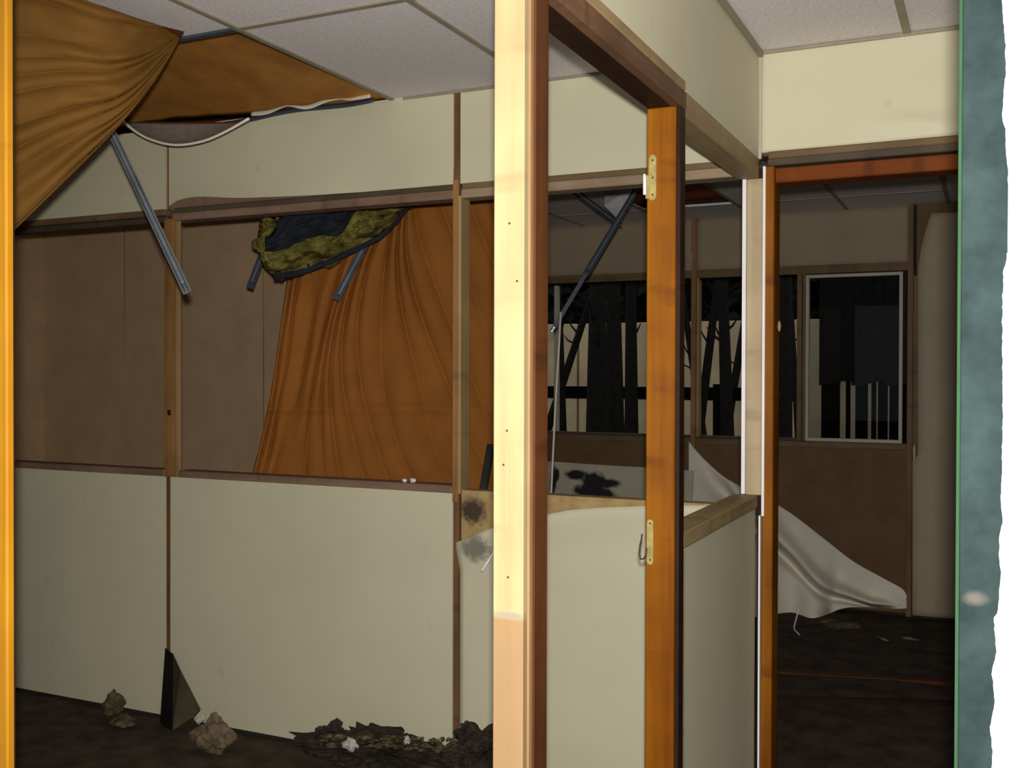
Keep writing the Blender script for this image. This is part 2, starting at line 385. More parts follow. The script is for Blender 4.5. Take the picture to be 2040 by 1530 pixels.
for zz in (z0+.012, z1-.010):
    bm = bmesh.new(); bmesh.ops.create_cone(bm, cap_ends=True, segments=10, radius1=.0028, radius2=.002, depth=.002, matrix=Matrix.Translation((cx, YJ0-.005, zz)) @ Matrix.Rotation(math.pi/2, 4, 'X')); link('screw', bm, M['iron'], h2)
bm = bmesh.new(); Yq = YJ0-.006
tube_bm(bm, [P(u, v, Y=Yq) for u, v in ((1279, 1064), (1278, 1075), (1275, 1088), (1274, 1104), (1276, 1114), (1283, 1113), (1287, 1106), (1288, 1092))], .0022, 8)
tag(link('latch_loop', bm, M['iron'], h2, True), 'dark bent iron loop')

# ---- back partition B (left of the corner)
wb = empty('wall_back', (-2.5, YB0, 0)); tag(wb, 'cream half-height partition with open upper bays', kind='structure')
XS1, XS2 = -1.862, -3.305    # joints
zs0 = 1.062
def slabB(x0, x1, z0, z1, name, m, amp=.003, seed=0, bow=0.0, nu=30, nv=16):
    def fn(s, t):
        x = x0+s*(x1-x0)
        zb = z0+(.026*math.exp(-((s-.10)/.13)**2)*sm(0, .04, s)+.012*sm(.6, .2, s) if bow else 0)
        z = zb+t*(z1-zb)
        y = YB0-.001-amp*(.5+mn.noise(Vector((x*1.3, z*1.3, seed))))-bow*(1-t)**3*math.sin(math.pi*min(1, s*1.4+.0))*(1 if s*1.4 < 1 else 0)
        return Vector((x, y, z))
    o = grid(name, fn, nu, nv, m, wb, .004, smooth=False); box(name.replace('panel', 'panel_core'), x0, x1, YB0+.005, YB1, z0, z1, M['pale_board'], wb, 0); return o
slabB(-5.0, XS2-.016, .0, zs0, 'panel', M['cream'], seed=1)
slabB(XS2+.014, XS1-.015, .0, zs0, 'panel', M['cream'], seed=2)
slabB(-5.0, XS2-.016, 2.245, ZC, 'panel', M['cream'], seed=4)
slabB(XS2+.006, XS1-.015, 2.245, ZC, 'panel', M['cream'], seed=5, bow=.03)
box('backing_rail', XS2+.006, XS1-.015, YB0+.0005, YB0+.0045, 2.246, 2.31, M['rail_x'], wb, 0)
slabB(XS1+.015, XA0-.001, 2.245, ZC, 'panel', M['cream'], seed=6)
# bay 3: tan core board, cream facing has slipped
box('core_board', XS1+.015, XA0, YB0+.006, YB1, 0, 1.075, M['core'], wb)
tp = [(915, 1078), (935, 1072), (985, 1050), (1045, 1034), (1093, 1023), (1140, 1014), (1200, 1009), (1290, 1006), (1360, 1005), (1440, 1006)]
def face3(s, t):
    x = XS1+.016+s*(XA0-XS1-.018)
    pts = [P(u, v, Y=YB0) for u, v in tp]
    zt = pts[-1].z
    for a, c in zip(pts, pts[1:]):
        if a.x <= x <= c.x: zt = a.z+(c.z-a.z)*(x-a.x)/(c.x-a.x); break
    if x < pts[0].x: zt = pts[0].z
    curl = .035*sm(.85, 1, t)*(1-.5*s)
    return Vector((x, YB0-.002-curl, t*zt))
tag(grid('facing_sheet', face3, 48, 40, M['cream_bay3'], wb, .003), 'slipped cream facing with mildewed upper corner')
# black strip filling the gap between panels and floor
box('bottom_strip', -5.0, XA0, YB0+.01, YB1, FLOOR-.01, .0, M['shard'], wb, 0)
# battens over the joints
box('batten', XS1-.012, XS1+.011, YB0-.007, YB0+.02, FLOOR, ZC-.0, M['batten'], wb, .002)
box('batten', XS2-.012, XS2+.012, YB0-.006, YB0+.02, .0, 1.06, M['batten'], wb, .002)
box('batten', XS2-.010, XS2+.005, YB0-.002, YB0+.02, 2.24, ZC, M['batten'], wb, .002)  # upper batten widened to take in the dark shadow beside the joint
# studs in the open part
tag(box('stud', XS1-.012, XS1+.020, YB0-.010, YB1, 1.06, 2.20, M['stud_y'], wb, .002), 'yellowish stud')
box('stud', XS1-.013, XS1+.010, YB0-.014, YB0-.009, 1.03, 2.26, M['stud'], wb, .001)
tag(box('stud', XS2-.022, XS2+.052, YB0-.008, YB0+.010, 1.06, 2.20, M['stud'], wb, .002), 'orange brown stud')
box('stud_edge', XS2+.0525, XS2+.061, YB0-.004, YB0+.010, 1.06, 2.20, M['stud_y'], wb, .001)
bm = bmesh.new(); p = P(337, 822, Y=YB0-.009)
bmesh.ops.create_uvsphere(bm, u_segments=10, v_segments=6, radius=.011, matrix=Matrix.Translation(p) @ Matrix.Diagonal((1.0, .15, 1.2, 1))); link('knot', bm, M['mahogany_dk'], wb, True)
# rails
def railB(x0, x1, m, top=True):
    box('rail', x0, x1, YB0-.014, YB1, 2.188, 2.222, m, wb, .003)
    box('moulding', x0, x1, YB0-.007, YB1, 2.223, 2.246, M['rail_dark'] if m is M['rail_x'] else M['rail_far'], wb, .003)
railB(XS2+.03, XS1-.014, M['rail_x']); railB(XS1+.021, XA0-.002, M['rail_tan'])
box('moulding', -5.0, XS2-.021, YB0-.006, YB1, 2.218, 2.246, M['rail_far'], wb, .004)
box('rail', -5.0, XS2-.021, YB0+.01, YB1, 2.19, 2.217, M['rail_dark'], wb, .004)
box('rail', -5.0, XS2-.021, YB0-.010, YB1, zs0, zs0+.030, M['rail_x'], wb, .003)
box('rail', XS2+.062, XS1-.015, YB0-.012, YB1, zs0, zs0+.030, M['rail_x'], wb, .003)
box('wall_angle', -2.10, XA0, YB0-.012, YB0, ZC-.010, ZC-.001, M['tbar'], wb)

# ---- right part of the same line of wall, with doorway C
wc = empty('wall_right', (0, YB0, 0)); tag(wc, 'cream partition over and beside the second doorway', kind='structure')
def over(s, t):
    x = XA1+.004+s*1.9; z = 2.262+t*(ZC-2.262)
    y = YB0-.001-.012*math.exp(-((x+.22)/.12)**2-((t-.14+.4*(x+.2))/.07)**2)-.003*mn.noise(Vector((x*2, z*2, 8)))
    return Vector((x, y, z))
tag(grid('panel', over, 90, 24, M['cream'], wc, .004), 'cream panel with a crease above the doorway')
box('panel', XA1+.004, 1.2, YB0+.006, YB1, 2.262, ZC, M['pale_board'], wc)
XD0, XD1 = -.662, -.095
box('panel', XD1+.05, 1.2, YB0, YB1, FLOOR, 2.262, M['cream'], wc)
box('wall_angle', XA1+.016, 1.2, YB0-.012, YB0, ZC-.012, ZC-.001, M['tbar'], wc)
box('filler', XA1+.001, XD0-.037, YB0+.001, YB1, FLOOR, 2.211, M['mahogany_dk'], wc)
d2 = empty('door_2', (-.4, YB0, 0)); tag(d2, 'second doorway with mahogany frame on the right', kind='structure')
tag(box('jamb', XD0-.036, XD0, YB0-.028, YB1+.01, FLOOR, 2.21, M['mahogany'], d2, .003), 'red-brown left jamb')
bm = bmesh.new(); p = P(1553, 650, Y=YB0-.03)
bmesh.ops.create_icosphere(bm, subdivisions=2, radius=.01, matrix=Matrix.Translation(p+Vector((-.001, 0, 0))) @ Matrix.Diagonal((.6, .5, 1.9, 1))); link('hinge_stub', bm, M['pine_side'], d2, True)
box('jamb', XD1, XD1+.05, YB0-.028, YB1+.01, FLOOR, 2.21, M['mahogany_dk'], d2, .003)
box('head', XD0, XD1, YB0-.016, YB1+.01, 2.155, 2.205, M['mahogany_x'], d2, .003)
box('head_moulding', XA1+.034, .4, YB0-.022, YB1, 2.212, 2.236, M['rail_dark'], d2, .003)
box('head_moulding', XA1+.034, .4, YB0-.014, YB1, 2.237, 2.262, M['rail_far'], d2, .004)

# ---- rear-left wall of boards
wr = empty('wall_rear', (-4.5, 5.3, 0)); tag(wr, 'grey-brown boarded wall behind the open bays', kind='structure')
ex = [-6.2]; x = P(250, 700, Y=5.3).x; w1 = P(527, 700, Y=5.3).x-x
xs = [x-w1, x, x+w1, -3.1]
for i, (a, c) in enumerate(zip([-6.2]+xs, xs)):
    def fn(s, t, a=a, c=c, i=i):
        x = a+.004+s*(c-a-.008); z = FLOOR+t*(ZC-FLOOR)
        return Vector((x, 5.30-.012*math.sin(math.pi*s)*(.6+.4*math.sin(z*2+i))+.006*mn.noise(Vector((x, z, i))), z))
    grid('board', fn, 10, 12, M['pale_board'], wr, .012, smooth=False)
    if c < -3.2: box('joint_strip', c-.016, c+.012, 5.293, 5.30, FLOOR, ZC, M['rail_dark'], wr)
box('backing', -6.2, -3.1, 5.325, 5.36, FLOOR, ZC, M['shard'], wr, 0)
box('board', -3.10, -3.06, 5.30, YFAR, FLOOR, ZC, M['pale_board'], wr)

# ---- far wall with windows
wz = empty('wall_far', (-1, YFAR, 0)); tag(wz, 'far wall with window band over bare brown boards', kind='structure')
XW = [-3.06, P(1384, 700, Y=YFAR).x, P(1597, 700, Y=YFAR).x, P(1815, 700, Y=YFAR).x, 1.4]
zw0, zw1 = 1.085, 2.185
for i in range(2):
    a, c = (XW[0], XW[1]) if i == 0 else (XW[1], XW[3])
    def up(s, t, a=a, c=c, i=i):
        x = a+.01+s*(c-a-.02); z = zw1+.05+t*(ZC-zw1-.05)
        return Vector((x, YFAR-.004-.07*(1-t)**2*max(0, mn.noise(Vector((x*1.3, 0, i+2.3))))*1.2, z))
    grid('board', up, 30, 8, M['far_upper'], wz, .005)
    box('board', a+.006, c-.006, YFAR, YFAR+.03, FLOOR, zw0-.02, M['far_lower'], wz)
box('backing', -3.06, 1.4, YFAR+.03, YFAR+.05, zw1+.04, 2.9, M['shard'], wz, 0)
box('board', XW[3]+.03, 1.4, YFAR-.01, YFAR+.03, FLOOR, ZC, M['far_lower'], wz)
box('bottom_strip', -3.06, 1.4, YFAR-.012, YFAR+.0, FLOOR-.02, .0, M['shard'], wz, 0)
rl = box('rail', -3.06, XW[3]-.015, YFAR-.02, YFAR+.06, zw1, zw1+.055, M['rail_far'], wz, .003)
box('rail', -3.06, XW[3]-.015, YFAR-.015, YFAR+.06, zw0-.045, zw0-.005, M['rail_far'], wz, .003)
for x, mm in ((XW[1], M['stud']), (XW[3], M['batten'])):
    box('stud', x-.022, x+.012, YFAR-.022, YFAR+.06, FLOOR, ZC, mm, wz, .002)
box('stud', XW[1]+.013, XW[1]+.032, YFAR-.005, YFAR+.06, zw0, zw1, M['stud_y'], wz, .002)
box('stud', XW[2]-.028, XW[2]+.004, YFAR-.022, YFAR+.06, zw0-.004, zw1, M['rail_far'], wz, .002)
box('stud', XW[3]+.013, XW[3]+.05, YFAR-.016, YFAR+.03, 1.08, 2.15, M['batten'], wz, .002)
# window_1 (open band) and window_2 (glazed)
w1_ = empty('window_1', (-2, YFAR, zw0)); tag(w1_, 'wide unglazed window band looking out on dark trees', kind='structure')
box('window_frame', -3.05, XW[2]-.03, YFAR+.005, YFAR+.05, zw1-.012, zw1-.001, M['black_iron'], w1_)
box('window_sill', -3.05, XW[2]-.03, YFAR+.0, YFAR+.07, zw0-.004, zw0+.012, M['rail_dark'], w1_)
xm = P(1110, 700, Y=YFAR).x
box('window_frame', xm-.03, xm, YFAR+.01, YFAR+.05, zw0+.013, zw1-.013, M['frame_grey'], w1_)
w2_ = empty('window_2', (-.8, YFAR, zw0)); tag(w2_, 'dark glazed window in a pale grey frame', kind='structure')
a = P(1604, 878, Y=YFAR-.02); c = P(1799, 541, Y=YFAR-.02); t_ = .021
bm = bmesh.new()
abox(bm, a.x, c.x, YFAR-.028, YFAR+.02, a.z, a.z+t_, .002); abox(bm, a.x, c.x, YFAR-.028, YFAR+.02, c.z-t_, c.z, .002)
abox(bm, a.x, a.x+t_, YFAR-.028, YFAR+.02, a.z+t_, c.z-t_, .002); abox(bm, c.x-t_, c.x, YFAR-.028, YFAR+.02, a.z+t_, c.z-t_, .002)
link('window_frame', bm, M['frame_grey'], w2_)
box('pane', a.x+t_, c.x-t_, YFAR-.008, YFAR-.002, a.z+t_, c.z-t_, M['glass'], w2_, 0)
box('window_frame', a.x-.02, a.x, YFAR-.024, YFAR+.05, zw0, zw1, M['rail_far'], w2_)
# wall ends out of view
for nm, args in (('wall_left', (-6.3, -6.2, YF, YFAR)), ('wall_east', (1.4, 1.5, YF, YFAR+.1))):
    tag(box(nm, args[0], args[1], args[2], args[3], FLOOR, 3.0, M['pale_board'], None, 0), kind='structure')

# ---- ceiling: grid bars with lay-in tiles, some missing
ce = empty('ceiling', (-1, 3.5, ZC)); tag(ce, 'suspended ceiling of grey speckled tiles, some missing', kind='structure')
def tiles(xe, ye, missing=(), m=None):
    for i, (xa, xb) in enumerate(zip(xe, xe[1:])):
        for j, (ya, yb) in enumerate(zip(ye, ye[1:])):
            if (i, j) in missing: continue
            box('ceiling_tile', xa+.002, xb-.002, ya+.002, yb-.002, ZC, ZC+.014, m or M['tile'], ce, 0)
def bars(xe, ye):
    for x in xe[1:-1]: box('grid_bar', x-.012, x+.012, ye[0], ye[-1], ZC-.006, ZC-.0005, M['tbar'], ce, .001)
    for y in ye[1:-1]:
        for xa, xb in zip(xe, xe[1:]): box('grid_bar', xa+.0125, xb-.0125, y-.012, y+.012, ZC-.006, ZC-.0005, M['tbar'], ce, .001)
XL = [-6.2, -5.81, -5.2, -4.59, -3.98, -3.37, -2.76, -2.15, -1.535, -.925, XA0]
YL = [YF+.1, 2.56, YB0]
tiles(XL, YL, missing={(6, 1), (5, 1), (4, 1), (5, 0)})
for x in XL[1:-1]:
    if x not in (-2.76, -3.37): box('grid_bar', x-.011, x+.011, YL[0], YL[-1], ZC-.006, ZC-.0005, M['tbar'], ce, .001)
for xa, xb in zip(XL, XL[1:]):
    if xa >= -2.2 or xa < -4: box('grid_bar', xa+.0115, xb-.0115, 2.548, 2.572, ZC-.006, ZC-.0005, M['tbar'], ce, .001)
tag(box('grid_bar', -3.4, -2.16, 2.548, 2.572, ZC-.008, ZC+.02, M['steel_dark'], ce, .001), 'bare bluish grid bar at the edge of the hole')
XR_ = [XA1, -.255, .355, .965, 1.4]
tiles(XR_, YL); bars(XR_, YL)
XF = [-6.2, -5.76, -5.145, -4.535, -3.925, -3.315, -2.705, -2.095, -1.485, -.875, -.265, .345, .955, 1.4]; YFc = [YB1, 4.1, 5.3, 6.5, YFAR]
miss = {(i, j) for i in range(5) for j in (2, 3) if XF[i+1] < -3.2} | {(7, 2)}
tiles(XF, YFc, missing=miss)
bars([x for x in XF if x > -3.2 or x == -6.2 or True], YFc)
box('roof_deck', -6.3, 1.5, YF, YFAR+.1, 2.95, 3.0, M['redboard'], ce, 0)
box('roof_board', -2.2, -1.35, 5.2, 6.6, 2.66, 2.68, M['redboard'], ce, 0)

# ================================================================== THINGS
# brown kraft lining seen through the ceiling hole
def roof(s, t):
    x = -4.3+s*2.2; y = 2.35+t*1.12
    z = 2.80-.15*t*t-.05*s+.012*mn.noise(Vector((x*3, y*3, 1)))+.012*abs(mn.noise(Vector((x*5+y*4, y*3-x*2, 7))))
    return Vector((x, y, z))
tag(grid('roof_lining', roof, 70, 40, M['kraft_roof'], thick=.003), 'brown kraft lining exposed above the missing ceiling tiles', 'roof lining')

# near draped membrane (upper left)
def interp(pts, t):
    t *= len(pts)-1; i = min(int(t), len(pts)-2); f = t-i
    p = [pts[max(i-1, 0)], pts[i], pts[i+1], pts[min(i+2, len(pts)-1)]]
    return tuple(.5*((2*p[1][k])+(-p[0][k]+p[2][k])*f+(2*p[0][k]-5*p[1][k]+4*p[2][k]-p[3][k])*f*f+(-p[0][k]+3*p[1][k]-3*p[2][k]+p[3][k])*f**3) for k in range(len(pts[0])))
topl = [(366, 62), (300, 45), (225, 20), (95, -30), (-60, -90)]
botl = [(366, 62), (310, 158), (245, 242), (150, 340), (-60, 545)]
def drape(s, t):
    # s: along the folds from the gather to the left; t: across the folds
    a = interp(topl, s); c = interp(botl, s)
    tt = t
    bow = math.sin(math.pi*tt)*math.sin(math.pi*min(1, s*1.1))*34
    u = a[0]+(c[0]-a[0])*tt; v = a[1]+(c[1]-a[1])*tt + bow
    D = 3.22-.50*s-.10*math.sin(math.pi*s)
    amp = .026*sm(.0, .45, s)
    ph = t*10+.8*mn.noise(Vector((t*5, s*1.2, 0)))+.25*math.sin(s*5+t*3)
    f = abs(math.sin(math.pi*ph))**.8
    D -= amp*(f-.5)*(.6+.6*mn.noise(Vector((t*9, s*1.5, 5)))) + .012*mn.noise(Vector((s*8, t*10, 2)))*sm(0, .2, s)
    k = 1.065*FPX/max(60, 745-v)*1.005
    e = k-D; D = D if e > .10 else (k-.10+.10*math.exp(-(.10-e)/.1)-.10 if e < .10 else D)
    D = min(D, k)
    return P(u, v, D=D)
tag(grid('draped_membrane', drape, 90, 200, M['kraft'], thick=.0015), 'orange membrane hanging in swags from the ceiling at upper left, near the orange jamb', 'membrane')
# its attachment clip is part of the grid bar above

# sagging ceiling tile
rim = [(228, 222), (262, 256), (300, 278), (350, 289), (405, 281), (450, 262), (496, 236)]
def sag(s, t):
    r = interp(rim, s); p = P(r[0], r[1], Y=3.12)
    q = P(r[0], 243, Y=3.44)
    k = t
    return p.lerp(q, k)+Vector((0, 0, -.035*math.sin(math.pi*k)*math.sin(math.pi*s)))
sg = empty('sagging_tile', P(350, 289, Y=3.12)); tag(sg, 'grey ceiling tile curled down like a bowl under the ceiling hole', 'ceiling tile')
grid('tile_sheet', sag, 40, 14, M['tile_grey'], sg, .004)
bm = bmesh.new(); tube_bm(bm, [P(*interp(rim, i/24), Y=3.12) for i in range(25)], .0055, 8)
tag(link('tile_edge', bm, M['white_sheet'], sg, True), 'pale curled edge')

# metal strips and bars
def tbar(name, a, b, wd, label, m, cat='metal bar', stem=.03, group=None, lip_highlights=False):
    a = Vector(a); b = Vector(b); d = (b-a).normalized(); view = ((a+b)/2-Vector((0, 0, EYE))).normalized()
    wv = d.cross(view).normalized(); hv = wv.cross(d).normalized()
    e = empty(name, b); tag(e, label, cat, group)
    bm = bmesh.new(); bar_bm(bm, a, b, wv, hv, wd, .0022); link('flange', bm, m, e)
    if lip_highlights:
        for sg_ in (-1, 1):
            o_ = wv*sg_*(wd/2-.002)-hv*.004*(1 if hv.dot(view) > 0 else -1); bm = bmesh.new(); bar_bm(bm, a+o_, b+o_, wv, hv, .004, .006); link('lip_highlight', bm, M['steel'], e)  # brighter steel along both edges paints in the bar's edge highlights
    off = hv*(-stem/2-.001) if (hv.dot(view) > 0) else hv*(stem/2+.001)
    bm = bmesh.new(); bar_bm(bm, a+off, b+off-d*.02, wv, hv, .004, stem); link('web', bm, m, e)
    off2 = hv*(-stem-.004) if (hv.dot(view) > 0) else hv*(stem+.004)
    bm = bmesh.new(); bar_bm(bm, a+off2, b+off2-d*.02, wv, hv, .009, .007); link('bulb', bm, M['steel'], e)
    return e
tbar('ceiling_bar', P(222, 262, D=3.35), P(374, 584, D=3.10), .026, 'long galvanised ceiling bar dangling in front of the left bay', M['steel_mid'], lip_highlights=True)
tbar('ceiling_bar', P(523, 505, D=5.05), P(497, 574, D=4.95), .034, 'short dark bar end poking out left of the glass wool', M['steel_dark'])
tbar('ceiling_bar', P(752, 440, D=4.84), P(669, 598, D=4.70), .034, 'dark blue-grey bar hanging before the orange sheet', M['steel_dark'])
tbar('ceiling_bar', P(1268, 378, D=5.4), P(1166, 548, D=5.0), .034, 'slanting grey bar dropping from the far ceiling, behind the door frame', M['steel_dark'])
e = tbar('ceiling_bar', P(1166, 548, D=4.97), P(1098, 662, D=4.7), .020, 'lighter lower length of slanting bar beside the post', M['steel'], stem=.012)
bm = bmesh.new(); tube_bm(bm, [P(u, v, D=4.6) for u, v in ((1117, 622), (1113, 700), (1107, 800), (1102, 900), (1097, 1005), (1078, 1441))], .0055, 6)
tag(link('thin_rod', bm, M['frame_grey'], None, True, True), 'thin grey rod hanging upright just right of the pine post', 'rod')
tbar('ceiling_bar', P(1140, 377, D=5.3), P(1232, 446, D=5.9), .034, 'fallen crosswise grid bar under the far ceiling', M['steel_dark'])
bm = bmesh.new()
tl = [P(1207, 374, D=5.6), P(1262, 372, D=5.6), P(1246, 425, D=5.85), P(1228, 434, D=5.9), P(1203, 410, D=5.75)]
f = bm.faces.new([bm.verts.new(p) for p in tl]); bmesh.ops.solidify(bm, geom=[f], thickness=.012)
tag(link('tile_fragment', bm, M['tile'], None, False, True), 'broken grey tile scrap hanging at top of the slanting bar', 'tile scrap')
e = empty('ceiling_edge_strip', P(600, 214, Y=3.44)); tag(e, 'bent metal edge strip with peeled white paper over the cream wall', 'metal strip')
def strip(s, t):
    u = 400+s*345; v = 243-(u-430)*.158+3*math.sin(s*9)+t*9
    return P(u, v, Y=3.445-.01*t)
grid('strip', strip, 40, 2, M['steel_dark'], e, .002)
def peel(s, t):
    u = 500+s*238; v = 223-(u-500)*.155+3.5*math.sin(s*17)*math.sin(s*3)+t*(7*abs(math.sin(s*7+1))+2)
    return P(u, v, Y=3.43-.015*t)
grid('peeled_paper', peel, 50, 3, M['white_sheet'], e, .001)

# glass wool batt with black film
iw = empty('insulation_batt', P(600, 550, D=4.75)); tag(iw, 'sagging yellow glass wool batt with black film under the top rail', 'insulation')
top_i = [(512, 480), (520, 440), (545, 412), (620, 400), (700, 392), (760, 388), (835, 392)]
bot_i = [(512, 486), (525, 530), (560, 552), (625, 535), (690, 505), (750, 468), (838, 396)]
def wool(s, t):
    a = interp(top_i, s); c = interp(bot_i, s)
    u = a[0]+(c[0]-a[0])*t; v = a[1]+(c[1]-a[1])*t
    n = mn.noise(Vector((u*.02, v*.035, 0)))+.6*mn.noise(Vector((u*.07+v*.05, v*.1, 3)))+.35*mn.noise(Vector((u*.2, v*.22, 9)))
    D = 4.78-.12*math.sin(math.pi*t)+.07*n
    return P(u+3*n, v+5*mn.noise(Vector((u*.08, 3, t)))*(t > .9), D=D)
grid('glass_wool', wool, 90, 50, M['wool'], iw, .03)
film = [(540, 425), (700, 402), (712, 440), (670, 462), (610, 470), (575, 492), (525, 500)]
def film_fn(s, t):
    u = 528+s*190; hi = 470-60*sm(0, .3, s)-8*s; lo = 500-30*sm(.1, .55, s)-55*sm(.75, 1, s)
    v = hi+(lo-hi)*t+4*mn.noise(Vector((s*9, t*3, 0)))
    return P(u, v, D=4.58-.03*math.sin(s*11)*t+.03*mn.noise(Vector((s*7, t*6, 4))))
tag(grid('black_film', film_fn, 50, 24, M['black_film'], iw, .002), 'torn black film')
def film2(s, t):
    u = 545+s*285; lo = 552-(u-560)*.22-30*sm(.4, 1, s)-22*sm(.8, 1, s)
    if u > 560: lo = interp(bot_i, .33+.67*min(1, (u-560)/275))[1]
    return P(u, lo-9+t*11+3*mn.noise(Vector((s*14, t, 0))), D=4.62)
tag(grid('film_edge', film2, 50, 3, M['black_film'], iw, .002), 'dark lower edge of film')

# rear hanging sheet in folds
topr = [(572, 560), (600, 549), (645, 532), (690, 510), (725, 490), (755, 468), (785, 440), (815, 405), (850, 320), (900, 305), (960, 303), (1040, 300)]
botr = [(482, 1030), (515, 1030), (555, 1030), (610, 1030), (690, 1030), (800, 1030), (900, 1030), (1000, 1030), (1100, 1020), (1210, 980), (1330, 900), (1480, 800)]
def sheet_uv(s, t):
    a = interp(topr, s); c = interp(botr, s)
    # folds leave the top steeply and swing outwards
    k = t**(.95) if s < .25 else t
    tv = t
    bend = -58*sm(.12, .45, s)*math.sin(math.pi*t**.85)+(.15-s)*70*math.sin(math.pi*t)*(s < .15)
    u = a[0]+(c[0]-a[0])*k+bend; v = a[1]+(c[1]-a[1])*tv
    if s < .1: u -= 0
    return u, v
def sheet(s, t):
    u, v = sheet_uv(s, t)
    ph = s*17+1.3*mn.noise(Vector((s*5, t*1.3, 0)))
    f = abs(math.sin(math.pi*ph))**.55
    amp = .046*(1-.5*t)*(1-.15*s)
    D = 5.05-.05*t+.10*s
    D -= amp*(f-.5)*(1+.7*mn.noise(Vector((s*11, t*2, 6))))+.018*mn.noise(Vector((s*14, t*5, 2)))+.03*mn.noise(Vector((u*.006, v*.008, 2)))
    D -= .02*math.exp(-((v-815)/8)**2)
    return P(u, v, D=D)
tag(grid('hanging_sheet', sheet, 260, 90, M['kraft_red'], thick=.0015, keep=lambda s, t: sheet_uv(s, t)[0] < 1045),
    'orange-brown membrane sheet hanging in long folds behind the middle bay', 'membrane')
# lean stick in the gap left of the post
bm = bmesh.new(); bar_bm(bm, P(978, 885, D=4.1), P(960, 990, D=3.95), (1, 0, 0), (0, 1, 0), .026, .02)
tag(link('leaning_batten', bm, M['shard'], None, False, True), 'dark batten leaning behind the sill, left of the pine post', 'batten')
# white rod on the slipped facing
e = empty('white_stick', P(962, 1136, Y=3.36)); tag(e, 'short white stick jutting out left of the pine post', 'stick')
bm = bmesh.new(); tube_bm(bm, [P(960, 1138, Y=3.36), P(990, 1090, Y=3.42)], .0045, 8); link('tube', bm, M['white_bead'], e, True)
# paper scraps on the sill
for i, (u, v, r, lab) in enumerate(((806, 960, .010, 'small white paper scrap on the sill, left one of a pair'), (823, 958, .013, 'crumpled white paper ball on the sill, right one of a pair'))):
    bm = bmesh.new(); p = P(u, v, Y=3.50); p.z = zs0+.030+r*.6
    bmesh.ops.create_icosphere(bm, subdivisions=2, radius=r, matrix=Matrix.Translation(p))
    for q in bm.verts: q.co += (q.co-p)*.5*mn.noise(q.co*120); q.co.z = p.z+(q.co.z-p.z)*.75
    tag(link('paper_scrap', bm, M['white_bead'], None, False, True), lab, 'paper scrap')

# fallen white vinyl sheet in the far room
upw = [(1372, 880), (1400, 912), (1450, 955), (1520, 990), (1575, 1022), (1640, 1072), (1700, 1118), (1760, 1152), (1796, 1172), (1806, 1186)]
lww = [(1372, 1236), (1400, 1236), (1450, 1234), (1520, 1228), (1575, 1222), (1625, 1232), (1680, 1212), (1740, 1210), (1790, 1213), (1806, 1212)]
def vinyl(s, t):
    a = interp(upw, s); c = interp(lww, s)
    u = a[0]+(c[0]-a[0])*t; v = a[1]+(c[1]-a[1])*t
    Yt = YFAR-.10
    Yb = min(Yt-.02, P(c[0], c[1], z=FLOOR+.025).y)
    Y = Yt+(Yb-Yt)*t
    # roll running down to the right, sharp shadowed crease beneath it
    rt = max(.0, min(.86, .32+.49*(u-1555)/165))
    fade = sm(1795, 1730, u)*sm(1380, 1470, u)
    Y -= .10*math.exp(-((t-rt)/.13)**2)*fade if t < rt else .10*math.exp(-((t-rt)/.05)**2)*fade
    Y += .10*math.exp(-((t-rt-.13)/.07)**2)*fade
    Y += .012*mn.noise(Vector((s*5, t*4, 1)))
    p = P(u, v, Y=min(Y, YFAR-.03)); p.z = max(p.z, FLOOR+.02); return p
tag(grid('fallen_vinyl_sheet', vinyl, 90, 60, M['white_sheet'], thick=.004), 'big dusty white sheet slumped against the far wall, seen through the right doorway', 'sheet')
# stained board
b0 = P(1080, 919, Y=6.42); b1 = P(1382, 938, Y=6.42)
bm = bmesh.new()
vv = [b0, b1, Vector((b1.x, 6.25, FLOOR+.02)), Vector((b0.x, 6.25, FLOOR+.02))]
n = 24; rows = []
for j in range(n+1):
    rows.append([bm.verts.new(vv[0].lerp(vv[1], i/n).lerp(vv[3].lerp(vv[2], i/n), j/n)+Vector((0, .012*mn.noise(Vector((i*.2, j*.2, 0))), 0))) for i in range(n+1)])
for j in range(n):
    for i in range(n): bm.faces.new((rows[j][i], rows[j][i+1], rows[j+1][i+1], rows[j+1][i]))
bmesh.ops.recalc_face_normals(bm, faces=bm.faces[:]); bmesh.ops.solidify(bm, geom=bm.faces[:], thickness=.015)
tag(link('stained_board', bm, M['stained'], None, False, True), 'pale board with black mould blots behind the door frame', 'board')
# peeling wall sheet at far right
def peelr(s, t):
    z = FLOOR+.05+t*(ZC-.07-FLOOR-.05); v = 0
    v = 745-(z-1.52)*305
    if v > 900: ul = 1818+0*s
    elif v > 560: ul = 1829
    else: ul = 1829+((560-v)/150)**1.8*38
    x = P(ul, v, Y=YFAR-.05).x; x = x+(.9-x)*s
    return Vector((x, YFAR-.025-.035*(1-s)**3-.006*mn.noise(Vector((x*4, z*4, 0))), z))
tag(grid('peeling_sheet', peelr, 20, 70, M['peel'], thick=.004), 'greige wall sheet with curved peeling edge at the far right', 'sheet')
tag(box('skirting_board', -3.05, 1.35, YFAR-.14, YFAR-.10, FLOOR-.005, FLOOR+.0, M['shard'], None, 0), kind='structure', label='dark board at foot of far wall') if False else None

